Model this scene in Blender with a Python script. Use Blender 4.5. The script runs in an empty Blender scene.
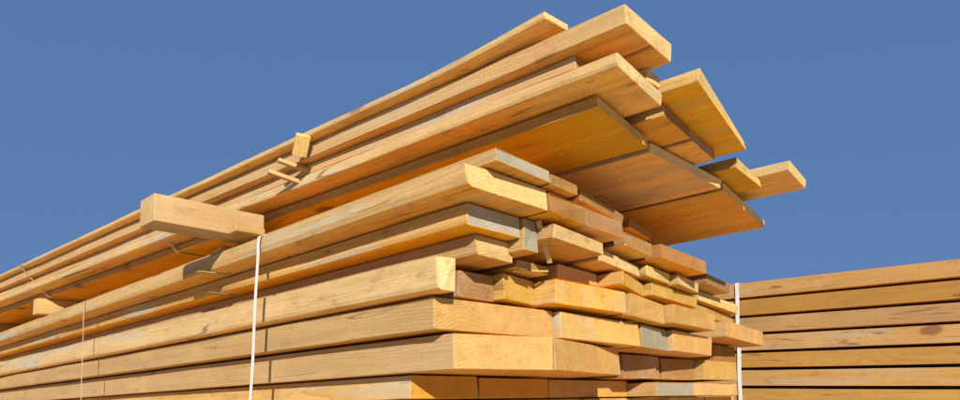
import bpy, math, random
from mathutils import Matrix, Vector

# ------------------------------------------------------------------ camera
scene = bpy.context.scene
FPX = 679.0                                   # focal length for a 960 px wide picture
cam_data = bpy.data.cameras.new('camera')
cam_data.sensor_width = 36.0
cam_data.lens = FPX / 960 * 36
cam_data.shift_y = 0.125
cam_data.clip_start = 0.02
cam_data.clip_end = 5000
cam = bpy.data.objects.new('camera', cam_data)
scene.collection.objects.link(cam)
right = Vector((0.68976656, -0.72368388, -0.02244394))
up = Vector((-0.07528894, -0.10252188, 0.99187743))
fwd = Vector((0.7201067, 0.6824741, 0.12520156))
m = Matrix((right, up, -fwd)).transposed().to_4x4()
cam.matrix_world = m
scene.camera = cam

# ------------------------------------------------------------------ sky and sun
SUN = Vector((-0.88, -1.0, 0.46)).normalized()      # towards the sun
elev = math.asin(SUN.z)
world = bpy.data.worlds.new('World')
scene.world = world
world.use_nodes = True
wn = world.node_tree
bg = wn.nodes['Background']
sky = wn.nodes.new('ShaderNodeTexSky')
sky.sky_type = 'NISHITA'
sky.sun_disc = False
sky.sun_elevation = elev
sky.sun_rotation = math.atan2(SUN.x, SUN.y)
sky.air_density = 1.0
sky.dust_density = 0.3
sky.ozone_density = 2.0
flat = wn.nodes.new('ShaderNodeMix')            # polarised, almost even blue sky
flat.data_type = 'RGBA'
flat.inputs['Factor'].default_value = 0.93
flat.inputs[7].default_value = (0.66, 1.36, 3.00, 1)
wn.links.new(sky.outputs[0], flat.inputs[6])
wn.links.new(flat.outputs[2], bg.inputs[0])
bg.inputs[1].default_value = 0.09
sd = bpy.data.lights.new('sun', 'SUN')
sd.energy = 4.9
sd.angle = math.radians(0.53)
sd.color = (1.0, 0.93, 0.82)
sun = bpy.data.objects.new('sun', sd)
sun.rotation_euler = SUN.to_track_quat('Z', 'Y').to_euler()
sun.location = (-3, -6, 6)
scene.collection.objects.link(sun)
scene.view_settings.view_transform = 'Standard'
scene.view_settings.look = 'None'
scene.view_settings.gamma = 1
scene.view_settings.use_curve_mapping = False
scene.view_settings.exposure = 0.62
scene.render.engine = 'CYCLES'

rnd = random.Random(11)
C = scene.collection


# ------------------------------------------------------------------ node helpers
class NT:
    def __init__(self, name):
        self.m = bpy.data.materials.new(name)
        self.m.use_nodes = True
        self.t = self.m.node_tree
        self.b = self.t.nodes['Principled BSDF']

    def n(self, kind, **kw):
        nd = self.t.nodes.new(kind)
        for k, v in kw.items():
            setattr(nd, k, v)
        return nd

    def set(self, sock, v):
        if isinstance(v, bpy.types.NodeSocket):
            self.t.links.new(v, sock)
        else:
            sock.default_value = v

    def math(self, op, a, b=0.0, c=None, clamp=False):
        nd = self.n('ShaderNodeMath', operation=op, use_clamp=clamp)
        self.set(nd.inputs[0], a)
        self.set(nd.inputs[1], b)
        if c is not None:
            self.set(nd.inputs[2], c)
        return nd.outputs[0]

    def vec(self, op, a, b=(0, 0, 0)):
        nd = self.n('ShaderNodeVectorMath', operation=op)
        self.set(nd.inputs[0], a)
        self.set(nd.inputs[1], b)
        return nd.outputs['Value'] if op in ('LENGTH', 'DOT_PRODUCT') else nd.outputs[0]

    def noise(self, vec, scale, detail=2.0, rough=0.5, color=False, dist=0.0):
        nd = self.n('ShaderNodeTexNoise')
        self.set(nd.inputs['Vector'], vec)
        nd.inputs['Scale'].default_value = scale
        nd.inputs['Detail'].default_value = detail
        nd.inputs['Roughness'].default_value = rough
        nd.inputs['Distortion'].default_value = dist
        return nd.outputs['Color' if color else 'Fac']

    def ramp(self, fac, lo, hi, a=0.0, b=1.0):
        nd = self.n('ShaderNodeMapRange', interpolation_type='SMOOTHSTEP')
        self.set(nd.inputs['Value'], fac)
        nd.inputs['From Min'].default_value = lo
        nd.inputs['From Max'].default_value = hi
        nd.inputs['To Min'].default_value = a
        nd.inputs['To Max'].default_value = b
        return nd.outputs[0]

    def mix(self, fac, a, b, blend='MIX'):
        nd = self.n('ShaderNodeMix', data_type='RGBA', blend_type=blend)
        self.set(nd.inputs['Factor'], fac)
        for s, v in ((nd.inputs[6], a), (nd.inputs[7], b)):
            if isinstance(v, tuple) and len(v) == 3:
                v = v + (1,)
            self.set(s, v)
        return nd.outputs[2]

    def comb(self, x, y, z):
        nd = self.n('ShaderNodeCombineXYZ')
        for s, v in zip(nd.inputs, (x, y, z)):
            self.set(s, v)
        return nd.outputs[0]


def wood(name, early, late, streak, kind, stain=0.5, chatter=0.35, grey=(0.34, 0.34, 0.29)):
    """Solid sawn softwood: growth rings run along local Y, so ends show arcs and faces show grain."""
    w = NT(name)
    tc = w.n('ShaderNodeTexCoord').outputs['Object']
    rn = w.n('ShaderNodeObjectInfo').outputs['Random']
    r2 = w.math('FRACT', w.math('MULTIPLY', rn, 17.37))
    r3 = w.math('FRACT', w.math('MULTIPLY', rn, 91.13))
    r4 = w.math('FRACT', w.math('MULTIPLY', rn, 253.7))
    off = w.comb(w.math('MULTIPLY', rn, 31.0), w.math('MULTIPLY', r2, 57.0), w.math('MULTIPLY', r3, 43.0))
    p = w.vec('ADD', tc, off)
    slow = w.vec('MULTIPLY', p, (1.0, 0.12, 1.0))
    # knots
    kp = w.vec('MULTIPLY', p, (6.0, 3.2, 6.0))
    kv = w.n('ShaderNodeTexVoronoi', feature='F1')
    w.set(kv.inputs['Vector'], w.vec('ADD', kp, w.vec('MULTIPLY', w.noise(w.vec('MULTIPLY', p, (1, 1, 1)), 25.0, 2, color=True), (0.12, 0.12, 0.12))))
    kv.inputs['Scale'].default_value = 1.0
    sep = w.n('ShaderNodeSeparateColor')
    w.set(sep.inputs[0], kv.outputs['Color'])
    gate = w.ramp(sep.outputs[0], 0.40, 0.42)
    kd = kv.outputs['Distance']
    knot = w.math('MULTIPLY', w.ramp(kd, 0.08, 0.15, 1.0, 0.0), gate)
    halo = w.math('MULTIPLY', w.ramp(kd, 0.08, 0.42, 1.0, 0.0), gate)
    # growth rings
    s = w.n('ShaderNodeSeparateXYZ')
    w.set(s.inputs[0], tc)
    wob = w.math('MULTIPLY', w.math('SUBTRACT', w.noise(slow, 9.0, 3, 0.55), 0.5), 0.045)
    cx = w.math('ADD', w.math('MULTIPLY', r2, 0.20), -0.02)
    cz = w.math('MULTIPLY', w.math('SUBTRACT', r3, 0.62), 0.26)
    dx = w.math('SUBTRACT', s.outputs[0], cx)
    dz = w.math('SUBTRACT', s.outputs[2], cz)
    rad = w.math('SQRT', w.math('ADD', w.math('MULTIPLY', dx, dx), w.math('MULTIPLY', dz, dz)))
    rad = w.math('ADD', w.math('ADD', rad, wob), w.math('MULTIPLY', halo, 0.010))
    ringn = w.math('FRACT', w.math('MULTIPLY', rad, 165.0 if kind == 'end' else 190.0))
    ring = w.math('MULTIPLY', w.math('POWER', ringn, 2.2), w.ramp(w.noise(slow, 22.0, 2), 0.3, 0.7, 0.55 if kind == 'end' else 0.25, 1.0))
    # fibres and streaks along the grain
    fib = w.noise(w.vec('MULTIPLY', p, (420.0, 9.0, 420.0)), 1.0, 3, 0.65)
    strk = w.noise(w.vec('MULTIPLY', p, (42.0, 1.1, 42.0)), 1.0, 4, 0.6)
    blot = w.noise(w.vec('MULTIPLY', p, (9.0, 4.0, 9.0)), 1.0, 5, 0.6)
    col = w.mix(w.math('MULTIPLY', ring, 0.95), early, late)
    col = w.mix(w.ramp(strk, 0.40, 0.66, 0.0, 0.95), col, streak)
    col = w.mix(w.ramp(fib, 0.35, 0.75, 0.0, 0.35), col, tuple(c * 0.62 for c in streak))
    col = w.mix(w.ramp(blot, 0.48, 0.75, 0.0, 0.2 if kind == 'end' else 0.45), col, tuple(c * 1.18 for c in early))
    # board to board tone
    tone = w.n('ShaderNodeHueSaturation')
    w.set(tone.inputs['Color'], col)
    w.set(tone.inputs['Hue'], w.math('ADD', 0.490, w.math('MULTIPLY', r2, 0.016)))
    w.set(tone.inputs['Saturation'], w.math('ADD', 0.93, w.math('MULTIPLY', r3, 0.19)))
    w.set(tone.inputs['Value'], w.math('ADD', 0.80, w.math('MULTIPLY', r4, 0.34)))
    col = tone.outputs[0]
    # blue-grey fungus stain and weathering, only on some boards
    st = w.noise(w.vec('MULTIPLY', p, (5.0, 2.2, 5.0) if kind == 'end' else (16.0, 1.5, 16.0)), 1.0, 5, 0.65, dist=0.6)
    some = w.ramp(r4, 0.20, 0.75)
    col = w.mix(w.math('MULTIPLY', w.math('MULTIPLY', w.ramp(st, 0.50, 0.64), some), stain), col, grey)
    dirt = w.noise(w.vec('MULTIPLY', p, (30.0, 12.0, 30.0)), 1.0, 5, 0.7)
    col = w.mix(w.ramp(dirt, 0.54, 0.74, 0.0, 0.6), col, (0.22, 0.125, 0.05))
    col = w.mix(w.math('MULTIPLY', halo, 0.28), col, (0.42, 0.20, 0.06))
    col = w.mix(w.math('MULTIPLY', knot, 0.85), col, (0.16, 0.07, 0.025))
    if kind != 'end':
        ck = w.noise(w.vec('MULTIPLY', p, (34.0, 0.9, 34.0)), 1.0, 1, 0.5)
        check = w.math('MULTIPLY', w.ramp(w.math('ABSOLUTE', w.math('SUBTRACT', ck, 0.5)), 0.003, 0.010, 1.0, 0.0),
                       w.ramp(w.noise(w.vec('MULTIPLY', p, (7.0, 2.0, 7.0)), 1.0, 2), 0.50, 0.58))
        col = w.mix(w.math('MULTIPLY', check, 0.75), col, (0.12, 0.06, 0.025))
    h = w.math('ADD', w.math('MULTIPLY', fib, 0.5), w.math('MULTIPLY', ring, 0.25))
    if kind == 'end':
        # drying cracks running out from the pith, and saw scratches across the cut
        ang = w.math('ARCTAN2', dz, dx)
        cr = w.noise(w.comb(w.math('MULTIPLY', ang, 14.0), w.math('MULTIPLY', rad, 7.0), w.math('MULTIPLY', rn, 30.0)), 1.0, 2, 0.5)
        crack = w.ramp(w.math('ABSOLUTE', w.math('SUBTRACT', cr, 0.5)), 0.004, 0.014, 1.0, 0.0)
        crack = w.math('MULTIPLY', crack, w.ramp(w.noise(p, 26.0, 1), 0.54, 0.68))
        col = w.mix(w.math('MULTIPLY', crack, 0.3), col, (0.10, 0.05, 0.02))
        saw = w.noise(w.vec('MULTIPLY', p, (45.0, 10.0, 700.0)), 1.0, 2, 0.6)
        col = w.mix(w.ramp(saw, 0.35, 0.7, 0.0, 0.55), col, tuple(c * 0.68 for c in early))
        rub = w.noise(w.vec('MULTIPLY', p, (38.0, 20.0, 60.0)), 1.0, 5, 0.7)
        col = w.mix(w.ramp(rub, 0.52, 0.75, 0.0, 0.20), col, tuple(c * 0.55 for c in late))
        col = w.mix(w.ramp(blot, 0.52, 0.36, 0.0, 0.25), col, tuple(min(1.0, c * 1.2) for c in early))
        h = w.math('ADD', h, w.math('SUBTRACT', w.math('MULTIPLY', saw, 1.1), crack))
        h = w.math('ADD', h, w.math('MULTIPLY', rub, 0.7))
    else:
        ch = w.noise(w.comb(w.math('MULTIPLY', s.outputs[0], 6.0), w.math('MULTIPLY', w.math('ADD', s.outputs[1], off_x(w, rn)), 260.0), w.math('MULTIPLY', s.outputs[2], 14.0)), 1.0, 2, 0.5)
        h = w.math('ADD', h, w.math('MULTIPLY', ch, chatter))
        col = w.mix(w.ramp(ch, 0.45, 0.8, 0.0, 0.16), col, tuple(c * 0.6 for c in early))
    fine = w.noise(w.vec('MULTIPLY', p, (260.0, 60.0, 260.0)), 1.0, 3, 0.7)
    col = w.mix(w.ramp(fine, 0.50, 0.75, 0.0, 0.30), col, tuple(c * 0.6 for c in late))
    h = w.math('ADD', h, w.math('ADD', w.math('MULTIPLY', blot, 0.5), w.math('MULTIPLY', fine, 0.6)))
    bump = w.n('ShaderNodeBump')
    bump.inputs['Strength'].default_value = 0.55
    bump.inputs['Distance'].default_value = 0.0022
    w.set(bump.inputs['Height'], h)
    w.set(w.b.inputs['Normal'], bump.outputs[0])
    w.set(w.b.inputs['Base Color'], col)
    w.b.inputs['Roughness'].default_value = 0.72
    w.b.inputs['Specular IOR Level'].default_value = 0.25
    return w.m


def off_x(w, rn):
    return w.math('MULTIPLY', rn, 12.0)


FACE = wood('sawn_wide_face', (0.86, 0.46, 0.075), (0.62, 0.27, 0.038), (0.74, 0.36, 0.05), 'face', stain=0.35)
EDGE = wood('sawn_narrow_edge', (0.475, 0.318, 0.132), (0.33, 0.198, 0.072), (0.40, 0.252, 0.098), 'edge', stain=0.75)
END = wood('cut_board_end', (0.62, 0.385, 0.12), (0.36, 0.175, 0.038), (0.52, 0.295, 0.075), 'end', stain=0.30)
END_PALE = wood('pale_board_end', (0.70, 0.50, 0.205), (0.46, 0.28, 0.085), (0.61, 0.42, 0.15), 'end', stain=0.4)
END_GREY = wood('weathered_board_end', (0.40, 0.36, 0.26), (0.26, 0.22, 0.15), (0.32, 0.29, 0.21), 'end', stain=0.95)
END_SHADE_ORANGE = wood('shade_orange_board_end', (0.62, 0.30, 0.06), (0.42, 0.18, 0.03), (0.52, 0.24, 0.045), 'end', stain=0.15)  # shade of the recessed lowest layer put into the orange colour
END_SHADE = wood('shade_brown_board_end', (0.36, 0.20, 0.070), (0.24, 0.12, 0.038), (0.30, 0.16, 0.050), 'end', stain=0.4)  # painted shade: darker end copy for recesses and under the overhang
EDGE_SHADE = wood('shade_brown_narrow_edge', (0.30, 0.165, 0.06), (0.20, 0.10, 0.035), (0.25, 0.13, 0.046), 'edge', stain=0.4)  # painted shade: darker edge copy for the boards with shaded ends
EDGE_WARM = wood('warm_narrow_edge', (0.42, 0.24, 0.080), (0.33, 0.180, 0.056), (0.38, 0.21, 0.066), 'edge', stain=0.35)
BEARER = wood('pale_planed_timber', (0.50, 0.355, 0.150), (0.37, 0.24, 0.090), (0.43, 0.295, 0.118), 'edge', stain=0.1)


def plastic(name, col):
    w = NT(name)
    tc = w.n('ShaderNodeTexCoord').outputs['Object']
    nz = w.noise(w.vec('MULTIPLY', tc, (60, 60, 25)), 1.0, 4, 0.6)
    w.set(w.b.inputs['Base Color'], w.mix(w.ramp(nz, 0.45, 0.75, 0.0, 0.5), col, tuple(c * 0.7 for c in col)))
    w.b.inputs['Roughness'].default_value = 0.42
    bump = w.n('ShaderNodeBump')
    bump.inputs['Distance'].default_value = 0.0006
    w.set(bump.inputs['Height'], w.noise(w.vec('MULTIPLY', tc, (900, 900, 900)), 1.0, 1))
    w.set(w.b.inputs['Normal'], bump.outputs[0])
    return w.m


STRAP_WHITE = plastic('white_strap_plastic', (0.60, 0.58, 0.54))
STRAP_TAN = plastic('yellowed_strap_plastic', (0.46, 0.34, 0.18))


def ground_mat():
    w = NT('dry_sandy_ground')
    tc = w.n('ShaderNodeTexCoord').outputs['Object']
    a = w.noise(tc, 0.7, 6, 0.6)
    b = w.noise(tc, 9.0, 6, 0.65)
    c = w.noise(tc, 120.0, 3, 0.7)
    col = w.mix(w.ramp(a, 0.35, 0.65), (0.72, 0.58, 0.40), (0.64, 0.50, 0.33))
    col = w.mix(w.ramp(b, 0.45, 0.7, 0.0, 0.6), col, (0.76, 0.63, 0.45))
    col = w.mix(w.ramp(c, 0.5, 0.75, 0.0, 0.5), col, (0.40, 0.30, 0.19))
    w.set(w.b.inputs['Base Color'], col)
    w.b.inputs['Roughness'].default_value = 0.95
    bump = w.n('ShaderNodeBump')
    bump.inputs['Distance'].default_value = 0.02
    w.set(bump.inputs['Height'], w.math('ADD', b, w.math('MULTIPLY', c, 0.3)))
    w.set(w.b.inputs['Normal'], bump.outputs[0])
    return w.m


# ------------------------------------------------------------------ ground
GZ = -0.352


def build_ground():
    import bmesh
    bm = bmesh.new()
    R = [0, 2, 4, 7, 12, 20, 40, 80, 160, 320, 700, 1500]
    N = 48
    prev = None
    r_ = random.Random(3)
    for r in R:
        if r == 0:
            ring = [bm.verts.new((0, 0, 0))]
        else:
            ring = [bm.verts.new((r * math.cos(2 * math.pi * i / N), r * math.sin(2 * math.pi * i / N),
                                  (r_.uniform(-0.012, 0.004) if r < 100 else 0))) for i in range(N)]
        if prev is not None:
            for i in range(N):
                j = (i + 1) % N
                if len(prev) == 1:
                    bm.faces.new((prev[0], ring[i], ring[j]))
                else:
                    bm.faces.new((prev[i], ring[i], ring[j], prev[j]))
        prev = ring
    me = bpy.data.meshes.new('ground')
    bm.to_mesh(me)
    bm.free()
    me.materials.append(ground_mat())
    o = bpy.data.objects.new('ground', me)
    o.location = (1.5, 1.5, GZ)
    o['kind'] = 'structure'
    C.objects.link(o)


build_ground()


# ------------------------------------------------------------------ boards
def board(name, label, group, cat, loc, w, t, vl, vr, length, yaw=0.0, pitch=0.0, end=END, edge=EDGE,
          face=FACE, lift=0.0, wane=0.0, seed=0, rough=1.0, roll=0.0, far_dev=0.0, wane_top=0.0):
    """One sawn board. Local X = width, local Y = length (0 at the near end), local Z = thickness.
    vl / vr: how far back the left and right corners of the near end are cut."""
    r_ = random.Random(seed)
    ph = [r_.uniform(0, 6.28) for _ in range(10)]
    amp = 0.0009 * rough

    def nz(k, y):
        return math.sin(3.1 * y + ph[k]) * 0.5 + math.sin(8.7 * y + ph[k + 1]) * 0.3 + math.sin(23.0 * y + ph[k + 2]) * 0.2

    br = min(0.0011, t * 0.12)
    ys = [0.0, br, 0.012, 0.03, 0.06, 0.10]
    y = 0.16
    step = 0.07
    while y < length - 0.06:
        ys.append(y)
        y += step
        step *= 1.04
    ys = [q for q in ys if q < length - 0.004]
    ys += [length - br, length]
    verts = []
    ring_n = None
    chips = [0.0] * 12
    for ci in range(4):
        if length > 1 and r_.random() < 0.35:
            dpt = r_.uniform(0.002, 0.006) * rough
            for q in range(3):
                chips[ci * 3 + q] = dpt * (1.0 if q == 1 else 0.55)
    for i, y in enumerate(ys):
        inset = br * 0.8 if i in (0, len(ys) - 1) else 0.0
        x0 = inset + amp * 1.6 * nz(0, y)
        x1 = w - inset + amp * 1.6 * nz(3, y)
        z0 = inset + amp * 0.45 * nz(5, y) + 0.0004
        z1 = t - inset + amp * 0.45 * nz(6, y) - 0.0004
        zl = lift * max(0.0, 1 - y / 0.30) ** 2
        rr = max(0.0006, br * (0.8 + 0.5 * nz(2, y * 5)))
        if 0.02 < y < 2.5 and r_.random() < 0.12:
            rr += r_.uniform(0.0006, 0.0022)
        ring = []
        corners = [(x0, z0, 1, 1), (x1, z0, -1, 1), (x1, z1, -1, -1), (x0, z1, 1, -1)]
        for ci, (cx, cz, sx, sz) in enumerate(corners):
            rc = rr
            if wane and ci == 0:
                rc = rr + wane * max(0.15, 0.75 + 0.45 * nz(4, y * 0.9))
            if wane_top and ci == 3:
                rc = rr + wane_top * max(0.1, 0.6 + 0.6 * nz(1, y * 1.3))
            rc = min(rc, t * 0.42, w * 0.3)
            a = [(cx, cz + sz * rc), (cx + sx * rc * 0.3, cz + sz * rc * 0.3), (cx + sx * rc, cz)]
            if ci in (1, 3):
                a.reverse()
            ring += a
        dy0 = (vl + (vr - vl) * 0.0)
        for q, (px, pz) in enumerate(ring):
            k = min(1.0, max(0.0, px / w))
            cut = (vl + (vr - vl) * k)
            fade = max(0.0, 1 - y / 0.5)
            jag = 0.0004 * math.sin(px * 400 + ph[7]) if i == 0 else 0.0
            verts.append((px, y + cut * fade + jag + (chips[q] if i < 2 else 0.4 * chips[q] if i == 2 else 0.0), pz + zl))
        ring_n = len(ring)
    faces, mats = [], []
    for i in range(len(ys) - 1):
        for j in range(ring_n):
            k = (j + 1) % ring_n
            faces.append((i * ring_n + j, i * ring_n + k, (i + 1) * ring_n + k, (i + 1) * ring_n + j))
            # j: ring index -> bottom run 2-3, right side 5-6, top 8-9, left 11-0
            mats.append(0 if j in (2, 8) or (wane > 0.003 and j == 1) else 1)
    faces.append(tuple(reversed(range(ring_n))))
    mats.append(2)
    base = (len(ys) - 1) * ring_n
    faces.append(tuple(base + j for j in range(ring_n)))
    mats.append(2)
    me = bpy.data.meshes.new(name)
    me.from_pydata(verts, [], faces)
    me.update()
    for mm in (face, edge, end):
        me.materials.append(mm)
    for p_, mi in zip(me.polygons, mats):
        p_.material_index = mi
    import bmesh
    bm = bmesh.new()
    bm.from_mesh(me)
    bmesh.ops.recalc_face_normals(bm, faces=bm.faces)
    bm.to_mesh(me)
    bm.free()
    o = bpy.data.objects.new(name, me)
    o.location = loc
    o.rotation_euler = (pitch, roll, yaw)
    o['label'] = label
    o['category'] = cat
    if group:
        o['group'] = group
    C.objects.link(o)
    return o



ORD = ['first', 'second', 'third', 'fourth', 'fifth', 'sixth', 'seventh', 'eighth', 'ninth', 'tenth', 'eleventh', 'twelfth']

# rows: bottom, top, [(left, right, near-end reach at left corner, at right corner)], metres; reach is -Y
LOW = {
  1: (0.0150, 0.0600, [
    (0.835, 1.019, -0.975, -0.975),
    (1.038, 1.273, -0.990, -0.990),
    (1.315, 1.676, -1.020, -1.020),
    (1.678, 1.902, -0.930, -0.940),
    (1.935, 2.293, -0.950, -0.970),
  ]),
  2: (0.0628, 0.1247, [
    (0.808, 1.023, -0.830, -0.778),
    (1.032, 1.393, -0.783, -0.865),
    (1.535, 1.731, -0.945, -0.950),
    (1.760, 1.964, -0.960, -0.960),
    (1.966, 2.225, -0.930, -0.940),
  ]),
  3: (0.1303, 0.1860, [
    (0.775, 1.085, -0.841, -0.826),
    (1.088, 1.422, -0.810, -0.825),
    (1.442, 1.625, -0.834, -0.862),
    (1.628, 1.947, -0.850, -0.890),
    (2.177, 2.368, -0.990, -1.000),
  ]),
  4: (0.1908, 0.2483, [
    (0.750, 0.790, -0.805, -0.801),
    (0.827, 0.923, -0.834, -0.834),
    (0.926, 1.040, -0.814, -0.841),
    (1.043, 1.302, -0.778, -0.778),
    (1.317, 1.538, -0.783, -0.811),
    (1.541, 1.875, -0.809, -0.856),
    (2.039, 2.461, -0.880, -0.940),
  ]),
  5: (0.2505, 0.2868, [
    (0.806, 0.907, -0.767, -0.772),
    (0.938, 1.043, -0.791, -0.801),
    (1.084, 1.256, -0.802, -0.819),
    (1.258, 1.442, -0.756, -0.823),
    (1.444, 1.785, -0.806, -0.861),
    (1.887, 2.292, -0.899, -0.957),
  ]),
  6: (0.2888, 0.3250, [
    (0.760, 0.893, -0.741, -0.744),
    (0.895, 0.937, -0.737, -0.739),
    (0.939, 1.140, -0.706, -0.738),
    (1.165, 1.382, -0.750, -0.793),
    (1.396, 1.565, -0.781, -0.809),
    (1.567, 1.747, -0.800, -0.840),
    (1.867, 2.269, -0.887, -0.945),
  ]),
  7: (0.3278, 0.3658, [
    (0.703, 0.905, -0.688, -0.691),
    (0.907, 1.029, -0.685, -0.697),
    (1.036, 1.191, -0.700, -0.721),
    (1.229, 1.376, -0.739, -0.749),
    (1.406, 1.663, -0.761, -0.785),
    (1.820, 2.035, -0.843, -0.867),
  ]),
  8: (0.3690, 0.3902, [
    (0.743, 0.889, -0.660, -0.670),
    (0.894, 0.979, -0.671, -0.678),
    (1.009, 1.205, -0.697, -0.723),
    (1.248, 1.389, -0.745, -0.767),
  ]),
}
UPP = {
  1: (0.4532, 0.4724, [
    (0.882, 1.096, -0.505, -0.527),
    (1.116, 1.424, -0.533, -0.519),
    (1.439, 1.843, -0.523, -0.565),
  ]),
  2: (0.4770, 0.4985, [
    (0.829, 0.998, -0.439, -0.451),
    (1.035, 1.167, -0.465, -0.477),
    (1.177, 1.308, -0.480, -0.487),
    (1.379, 1.560, -0.469, -0.480),
  ]),
  3: (0.4997, 0.5212, [
    (0.833, 0.943, -0.511, -0.511),
    (0.945, 0.984, -0.450, -0.447),
    (1.000, 1.356, -0.387, -0.442),
    (1.544, 1.717, -0.411, -0.424),
  ]),
  4: (0.5223, 0.5519, [
    (0.810, 0.961, -0.413, -0.413),
  ]),
  5: (0.5537, 0.5653, [
    (0.786, 0.841, -0.531, -0.526),
  ]),
}
LOW_LABEL = {
    (1, 0): 'shaded orange board end at the left corner of the lowest visible layer',
    (1, 1): 'shaded orange board end right of the narrow corner board in the lowest visible layer',
    (1, 2): 'widest shaded orange board end in the lowest visible layer of the near stack',
    (1, 3): 'greyish pale board end in the lowest visible layer, right of the shaded orange ends',
    (1, 4): 'sunlit cream board end at the right end of the lowest visible layer',
    (2, 0): 'thick beam with a bright knotty end at the left corner of the second layer up',
    (2, 1): 'thick beam with a bright yellow end, second from the left corner in the second layer',
    (2, 2): 'brown recessed end just right of the bright thick beams in the second layer',
    (2, 3): 'second brown recessed board end in the second layer, beside the cream end at right',
    (2, 4): 'cream board end at the right end of the second layer from the bottom',
    (3, 0): 'thick beam with a long yellow end at the left corner of the third layer',
    (3, 1): 'thick beam with a broad plain yellow end, second from the left in the third layer',
    (3, 2): 'grey stained beam end in the middle of the third layer, beside the broad yellow end',
    (3, 3): 'pale beam end right of the grey stained end in the third layer',
    (3, 4): 'recessed shaded beam end beneath the board that juts out at the right corner',
    (4, 0): 'fourth layer corner board with a knot on its side and a narrow pale end',
    (4, 1): 'recessed brown board end beside the narrow pale corner end in the fourth layer',
    (4, 2): 'small squarish pale board end in the fourth layer, right of the recessed brown end',
    (4, 3): 'broad sawn end with a grey top edge in the middle of the fourth layer',
    (4, 4): 'rough board end right of the broad one in the fourth layer',
    (4, 5): 'fourth layer board end left of the one that juts out over the right corner',
    (4, 6): 'board jutting out furthest right in front of the neighbouring stack, fourth layer',
    (5, 0): 'fifth layer corner board with a clean pale end, under the grey stained end',
    (6, 0): 'board with a grey green stained end at the left corner of the sixth layer',
    (7, 0): 'wide board with a bright peach end at the left corner of the seventh layer',
    (8, 0): 'whitish grey board end at the left corner of the top layer below the upper bundle',
}
UP_LABEL = {
    (1, 0): 'wide board at the left of the bottom layer of the overhanging upper bundle',
    (1, 1): 'wide overhanging board in the middle of the bottom layer of the upper bundle',
    (1, 2): 'wide overhanging board at the right side of the bottom layer, against the blue sky',
    (2, 0): 'second layer board of the upper bundle with a broad lit end at left',
    (2, 1): 'recessed dark end right of the lit second layer board of the upper bundle',
    (2, 2): 'dark recessed board end beneath the widest tilted looking board of the upper bundle',
    (2, 3): 'narrow board end with a grey top, under and right of the widest upper board',
    (3, 0): 'short board ending in shadow between the two longest boards at the top left',
    (3, 1): 'small lit end peeping out between the highest overhanging board and the widest one',
    (3, 2): 'widest board of the upper bundle, with its orange underside against the sky',
    (3, 3): 'small board sticking out furthest right from the upper bundle',
    (4, 0): 'highest overhanging board, reaching the very top edge of the photo',
    (5, 0): 'topmost board on the skyline, ending short of the highest overhanging board',
}
SPECIAL_Z = {(6, 1): (0.268, 0.3250), (5, 1): (0.2505, 0.266), (4, 1): (0.1908, 0.238), (1, 3): (0.0150, 0.053), (1, 4): (0.0150, 0.054)}
SHADED = {(2, 2), (2, 3), (3, 4), (4, 1), (7, 4), (5, 1)}  # recessed ends whose shade is put into the end colour
GREY_ENDS = {(6, 0), (8, 0), (3, 2), (6, 1), (1, 3)}
G_LOW = 'boards of the lower bundle of the near stack'
G_UP = 'boards of the upper bundle of the near stack'
YAW = math.radians(2.9737)
K = 1.162

lay = {i: ORD[i - 1] for i in range(1, 12)}
for r, (zb, zt, items) in LOW.items():
    for i, (uL, uR, vL, vR) in enumerate(items):
        key = (r, i)
        lab = LOW_LABEL.get(key, '%s board end from the left in the %s layer of the lower bundle'
                            % (ORD[i], lay[r]))
        z0 = zb
        t = zt - zb - (0 if i == 0 else rnd.uniform(0, 0.0022) if r < 4 else rnd.uniform(0.004, 0.011) if r < 8 else 0.003)
        if key in SPECIAL_Z:
            z0, t = SPECIAL_Z[key][0], SPECIAL_Z[key][1] - SPECIAL_Z[key][0]
        skew = rnd.uniform(-0.012, 0.012) if (i > 1 and r > 3) else 0.0
        pale = END_PALE if r >= 6 or (r, i) in {(5, 0), (4, 0)} else END
        end = END_GREY if key in GREY_ENDS else (END_SHADE if key in SHADED or (r >= 7 and i > 0) else pale)
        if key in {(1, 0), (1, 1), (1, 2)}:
            end = END_SHADE_ORANGE
        board('thick_timber' if r in (2, 3) else 'timber_board', lab, G_LOW, 'beam' if r in (2, 3) else 'board',
              (uL, -vL - (rnd.uniform(-0.012, 0.012) if (r > 3 and i > 1) else 0.0), z0 + (0.002 if (r >= 4 and i > 1) else 0.0)), uR - uL - 0.0015, t, 0.0, vL - vR + skew,
              4.2 + rnd.uniform(-0.05, 0.05), end=end, seed=100 + r * 17 + i,
              edge=EDGE_SHADE if end is END_SHADE else EDGE,
              roll=rnd.uniform(-0.018, 0.018) if (r >= 4 and i > 1) else 0.0,
              wane={4: 0.010, 5: 0.007, 6: 0.013, 7: 0.014}.get(r, 0.0) if i == 0 else (0.005 if r > 3 and rnd.random() < 0.4 else 0.0), rough=1.0 if i == 0 else 1.5,
              wane_top=0.008 if (r in (4, 5, 6) and i > 1 and rnd.random() < 0.5) else 0.0)

cyw, syw = math.cos(YAW), math.sin(YAW)


def from_up(x, y, z):
    return (x * cyw - y * syw, x * syw + y * cyw, z)


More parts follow.
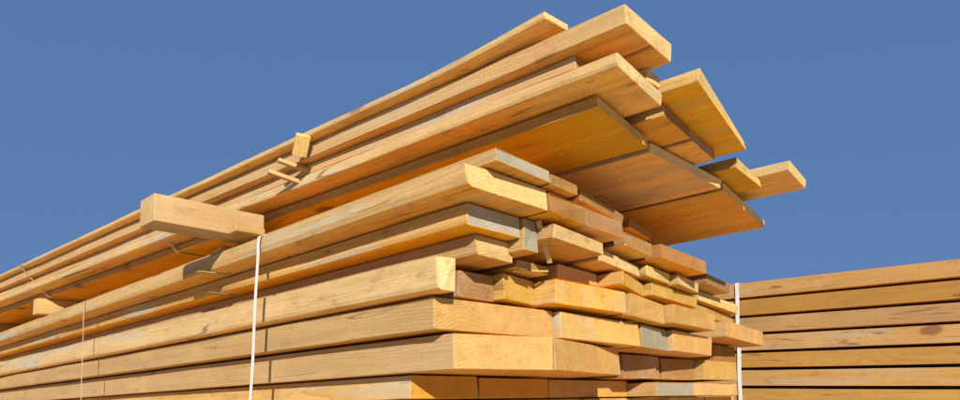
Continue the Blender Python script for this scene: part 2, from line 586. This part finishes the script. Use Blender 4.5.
for r, (zb, zt, items) in UPP.items():
    for i, (uL, uR, vL, vR) in enumerate(items):
        board('timber_board', UP_LABEL[(r, i)], G_UP, 'board', from_up(uL, -vL, zb), uR - uL - 0.0015, zt - zb,
              0.0, vL - vR, 4.3 + rnd.uniform(-0.06, 0.06), yaw=YAW, seed=500 + r * 13 + i,
              lift=0.0138 if r == 5 else 0.0, end=END_SHADE if (r, i) in {(2, 1), (2, 2), (3, 0)} else END_PALE,
              wane=0.007 if r in (2, 5) and i == 0 else 0.0, rough=1.3)

for r, zb, zt, u0, u1 in ((4, 0.4495, 0.474, 0.832, 1.50), (5, 0.4765, 0.4865, 0.73, 1.50), (1, 0.390, 0.406, 1.592, 1.60)):
    u = u0
    while u < u1 - 0.03:
        wd = rnd.uniform(0.12, 0.19)
        board('timber_board', 'board further back in the top layers of the upper bundle', 'set back top boards of the upper bundle', 'board',
              from_up(u * K, 1.0 + rnd.uniform(0, 0.08), zb * K), wd * K, (zt - zb) * K - 0.0005, 0, 0, 3.75, yaw=YAW, seed=650 + r * 20 + int(u * 20))
        u += wd + 0.003

# rows under the frame edge that carry the near stack down to its bearers
zt = 0.0128
for r in range(5):
    zb = zt - 0.0485
    x = 0.775 + rnd.uniform(-0.012, 0.012)
    while x < 2.15:
        wd = rnd.uniform(0.19, 0.24)
        board('timber_board', 'board in the low layers of the near stack, close to the ground', 'low boards of the near stack',
              'board', (x + 0.02, 1.01 + rnd.uniform(-0.02, 0.03), zb), wd, 0.0475, 0, 0, 4.1, seed=900 + r * 20 + int(x * 10))
        x += wd + 0.003
    zt = zb - 0.0012
for k, y in enumerate((1.15, 2.25, 3.4, 4.5)):
    board('timber_sleeper', 'squared timber bearer under the near stack', 'bearers on the ground under the near stack',
          'bearer', (0.70, y + 0.10, GZ - 0.004), 0.10, zt - GZ + 0.004, 0, 0, 1.60, yaw=-math.pi / 2, seed=70 + k, end=END_GREY)

# ------------------------------------------------------------------ neighbouring stack on the right
P = Vector((2.854, 1.147, 0.4945))
RY = math.radians(-3.705)
RP = math.radians(2.2)
near = 1.55
heights = [0, .0726, .1495, .224, .299, .3716, .448, .52, .595, .67, .745]
rot = Matrix.Rotation(RY, 4, 'Z') @ Matrix.Rotation(RP, 4, 'X')
for r in range(10):
    zt_, zb_ = -heights[r], -heights[r + 1] + 0.0110
    x = rnd.uniform(-0.002, 0.003)
    for i in range(3):
        wd = rnd.uniform(0.2, 0.23)
        loc = P + rot @ Vector((x, -near + rnd.uniform(-0.02, 0.02), zb_ + (0.005 if i == 1 else 0.0)))
        if i == 0 and r < 7:
            lab = '%s board down on the brown side face of the right hand stack' % ORD[r]
            g = 'boards on the face of the right hand stack'
        else:
            lab = 'hidden board within the right hand stack'
            g = 'inner boards of the right hand stack'
        board('timber_board', lab, g, 'board', loc, wd, zt_ - zb_ - 0.0006 + (0.0102 if i else 0), 0, 0, 4.2, yaw=RY, pitch=RP,
              seed=1300 + r * 5 + i, edge=EDGE_WARM, rough=1.6)
        x += wd + 0.004
for k, y in enumerate((-1.2, 0.2, 1.5, 2.5)):
    pt = P + rot @ Vector((0, y, -0.746))
    board('timber_sleeper', 'squared timber bearer under the right hand stack',
          'bearers on the ground under the right hand stack', 'bearer', (pt.x - 0.05, pt.y + 0.05, GZ - 0.004), 0.09,
          pt.z - GZ, 0, 0, 0.85, yaw=-math.pi / 2 + RY, seed=80 + k, end=END_GREY)

# ------------------------------------------------------------------ bearers between the two bundles
for k, (z0, h, x0, x1, y0, dpt) in enumerate([tuple(q * K for q in g_) for g_ in [(0.3362, 0.0150, 0.590, 0.650, 1.186, 0.026),
                                               (0.3366, 0.0518, 0.452, 0.664, 1.215, 0.066)]]):
    board('bearer_offcut', ['low pale offcut in front of the thick beam piece between the bundles at the left',
                            'thick pale beam piece sticking out crosswise between the two bundles at the left'][k],
          'pale offcuts wedged between the two bundles', 'offcut', (x1, y0, z0), dpt, h, 0, 0, x1 - x0, yaw=math.pi / 2,
          seed=40 + k, end=BEARER, edge=BEARER, face=BEARER, rough=1.6,
          wane=0.004, wane_top=0.004)
for k, (y, x0, x1) in enumerate([(0.98, 1.02, 1.84), (1.80, 0.84, 1.84), (3.05, 0.705, 1.80), (4.0, 0.74, 1.75)]):
    board('cross_bearer', ['squared bearer carrying the overhanging front of the upper bundle', 'squared bearer in the dark gap behind the pale offcuts',
                           'small pale bearer end showing in the gap between the bundles at the far left',
                           'last bearer in the gap between the bundles, beyond the left edge'][k],
          'bearers between the lower and upper bundles', 'bearer', (x0, y + 0.03, 0.3908), 0.058, 0.0610, 0, 0, x1 - x0,
          yaw=-math.pi / 2, seed=60 + k, end=BEARER, edge=EDGE)

def mesh_ribbon(name, label, pts, width_dir, width, thick, mat, group):
    """Flat band following pts; every point carries an outward normal."""
    verts, faces = [], []
    wd = Vector(width_dir).normalized() * width * 0.5
    for i, (p, nrm) in enumerate(pts):
        p = Vector(p)
        nrm = Vector(nrm).normalized() * thick
        verts += [p - wd, p + wd, p + wd + nrm, p - wd + nrm]
    for i in range(len(pts) - 1):
        a, b = i * 4, i * 4 + 4
        for j in range(4):
            k = (j + 1) % 4
            faces.append((a + j, a + k, b + k, b + j))
    e = len(verts) - 4
    faces += [(3, 2, 1, 0), (e, e + 1, e + 2, e + 3)]
    me = bpy.data.meshes.new(name)
    me.from_pydata(verts, [], faces)
    me.materials.append(mat)
    import bmesh
    bm = bmesh.new()
    bm.from_mesh(me)
    bmesh.ops.recalc_face_normals(bm, faces=bm.faces)
    bm.to_mesh(me)
    bm.free()
    o = bpy.data.objects.new(name, me)
    o['label'] = label
    o['category'] = 'strap'
    o['group'] = group
    C.objects.link(o)
    return o


def strap_loop(name, label, y, profile, mat, width, group, frame=lambda x, y, z: (x, y, z), seed=1, slope=0.0):
    """Closed band in the plane y: profile lists (x, z, outward normal x, z) round the bundle."""
    pts = []
    prof = profile + [profile[0]]
    k = 0
    for (xa, za, na, ma), (xb, zb_, nb, mb) in zip(prof[:-1], prof[1:]):
        n_ = max(2, int(math.hypot(xb - xa, zb_ - za) / 0.02))
        for i in range(n_):
            f_ = i / n_
            x, z = xa + (xb - xa) * f_, za + (zb_ - za) * f_
            nx, nz_ = na + (nb - na) * f_, ma + (mb - ma) * f_
            k += 1
            o_ = frame(0, 0, 0)
            n3 = Vector(frame(nx, 0, nz_)) - Vector(o_)
            pts.append((frame(x, y + slope * (0.34 - z) + 0.0012 * math.sin(k * 0.55 + seed), z), n3))
    pts.append(pts[0])
    return mesh_ribbon(name, label, pts, Vector(frame(0, 1, 0)) - Vector(frame(0, 0, 0)), width, 0.0008, mat, group)


LOWP = [(0.697, 0.350, -1, 0.1), (0.698, 0.3650, -1, 0.5), (0.703, 0.3668, -0.2, 1), (1.40, 0.3672, 0.1, 1), (2.05, 0.3660, 0.3, 1),
        (2.478, 0.247, 0.7, 0.7), (2.480, -0.22, 1, 0), (2.46, -0.2335, 0, -1), (0.722, -0.2335, 0, -1), (0.708, -0.22, -1, 0)]
UPPP = [(0.673, 0.480, -1, 0.1), (0.680, 0.4885, -0.2, 1), (1.50, 0.4885, 0.2, 1), (1.60, 0.410, 1, 0.2), (1.60, 0.388, 0.5, -1),
        (0.765, 0.388, -0.3, -1), (0.755, 0.392, -1, -0.3)]
UPPP = [(x_ * K, z_ * K, a_, b_) for x_, z_, a_, b_ in UPPP]
RGTP = [(-0.006, -0.004, -1, 0.2), (0.002, 0.003, -0.2, 1), (0.70, 0.003, 0.2, 1), (0.705, -0.01, 1, 0), (0.705, -0.738, 1, 0),
        (0.69, -0.7435, 0, -1), (0.006, -0.7435, 0, -1), (-0.006, -0.738, -1, 0)]
G_S = 'straps around the timber'
strap_loop('packing_strap', 'white plastic strap running down the long side of the near stack', 1.30, LOWP, STRAP_WHITE, 0.0100, G_S, seed=2, slope=0.10)
strap_loop('packing_strap', 'thin faint strap at the far left of the long side of the near stack', 2.43, LOWP, STRAP_TAN, 0.006, G_S, seed=5)
strap_loop('packing_strap', 'thin strap around the upper bundle just left of the pale offcuts', 1.88, UPPP, STRAP_TAN, 0.010, G_S,
           frame=from_up, seed=8)
strap_loop('packing_strap', 'thin strap around the upper bundle at far left, above a small bearer end', 2.93, UPPP, STRAP_TAN, 0.012, G_S,
           frame=from_up, seed=9)


def from_right(x, y, z):
    return tuple(P + rot @ Vector((x, y, z)))


strap_loop('packing_strap', 'short white strap at the left end of the right hand stack', 0.03, RGTP, STRAP_WHITE, 0.017, G_S,
           frame=from_right, seed=12)

# laths and stickers poking out (yaw turns local Y, their length, towards the viewer's left)
def poke(label, up_xyz, w, t, length, yaw_deg, pitch_deg, seed, mat=BEARER):
    loc = from_up(*[q * K for q in up_xyz])
    board('sticker_lath', label, 'small laths poking out of the stack side', 'lath', loc, w, t, 0, 0, length,
          yaw=math.radians(yaw_deg), pitch=math.radians(pitch_deg), seed=seed, end=mat, edge=mat, face=mat, rough=0.4)


poke('lower of the two thin laths poking out of the upper bundle', (0.722, 1.040, 0.4160), 0.014, 0.009, 0.078, 74, 12, 301)
poke('upper of the two thin laths poking out of the upper bundle', (0.722, 1.015, 0.4320), 0.014, 0.009, 0.074, 74, 12, 302)
poke('short whitish block sticking up beside the two thin laths', (0.688, 0.985, 0.4440), 0.028, 0.014, 0.046, 165, 48, 303, mat=END_PALE)


def sticker(label, x, y, z, t, seed):
    board('sticker_lath', label, 'small laths poking out of the stack side', 'lath', (x, y, z), 0.028, t, 0, 0, 0.075,
          yaw=math.pi / 2, seed=seed, end=BEARER, edge=BEARER, face=BEARER, rough=0.4)


sticker('small pale sticker end under the top side board of the lower bundle', 0.755, 1.540, 0.3251, 0.0026, 304)
sticker('small pale sticker end one layer below the other, near the white strap', 0.800, 1.590, 0.2869, 0.0018, 305)


def chip(label, a, b, w, t, seed):
    """A thin split sliver of wood lying from point a to point b."""
    a, b = Vector(a), Vector(b)
    d = b - a
    board('wood_splinter', label, 'splinters caught between the board ends', 'splinter', a, w, t, 0, 0, d.length,
          yaw=math.atan2(-d.x, d.y), pitch=math.asin(d.z / d.length), seed=seed, end=END_PALE, edge=END_PALE, face=END_PALE, rough=0.6)


chip('slanted pale splinter at the board ends beside the small square block', (0.925, 0.735, 0.322), (1.000, 0.770, 0.262), 0.010, 0.004, 401)
chip('short splinter leaning on the fourth layer ends, right of the small block', (0.95, 0.82, 0.2470), (1.02, 0.79, 0.2500), 0.012, 0.003, 402)
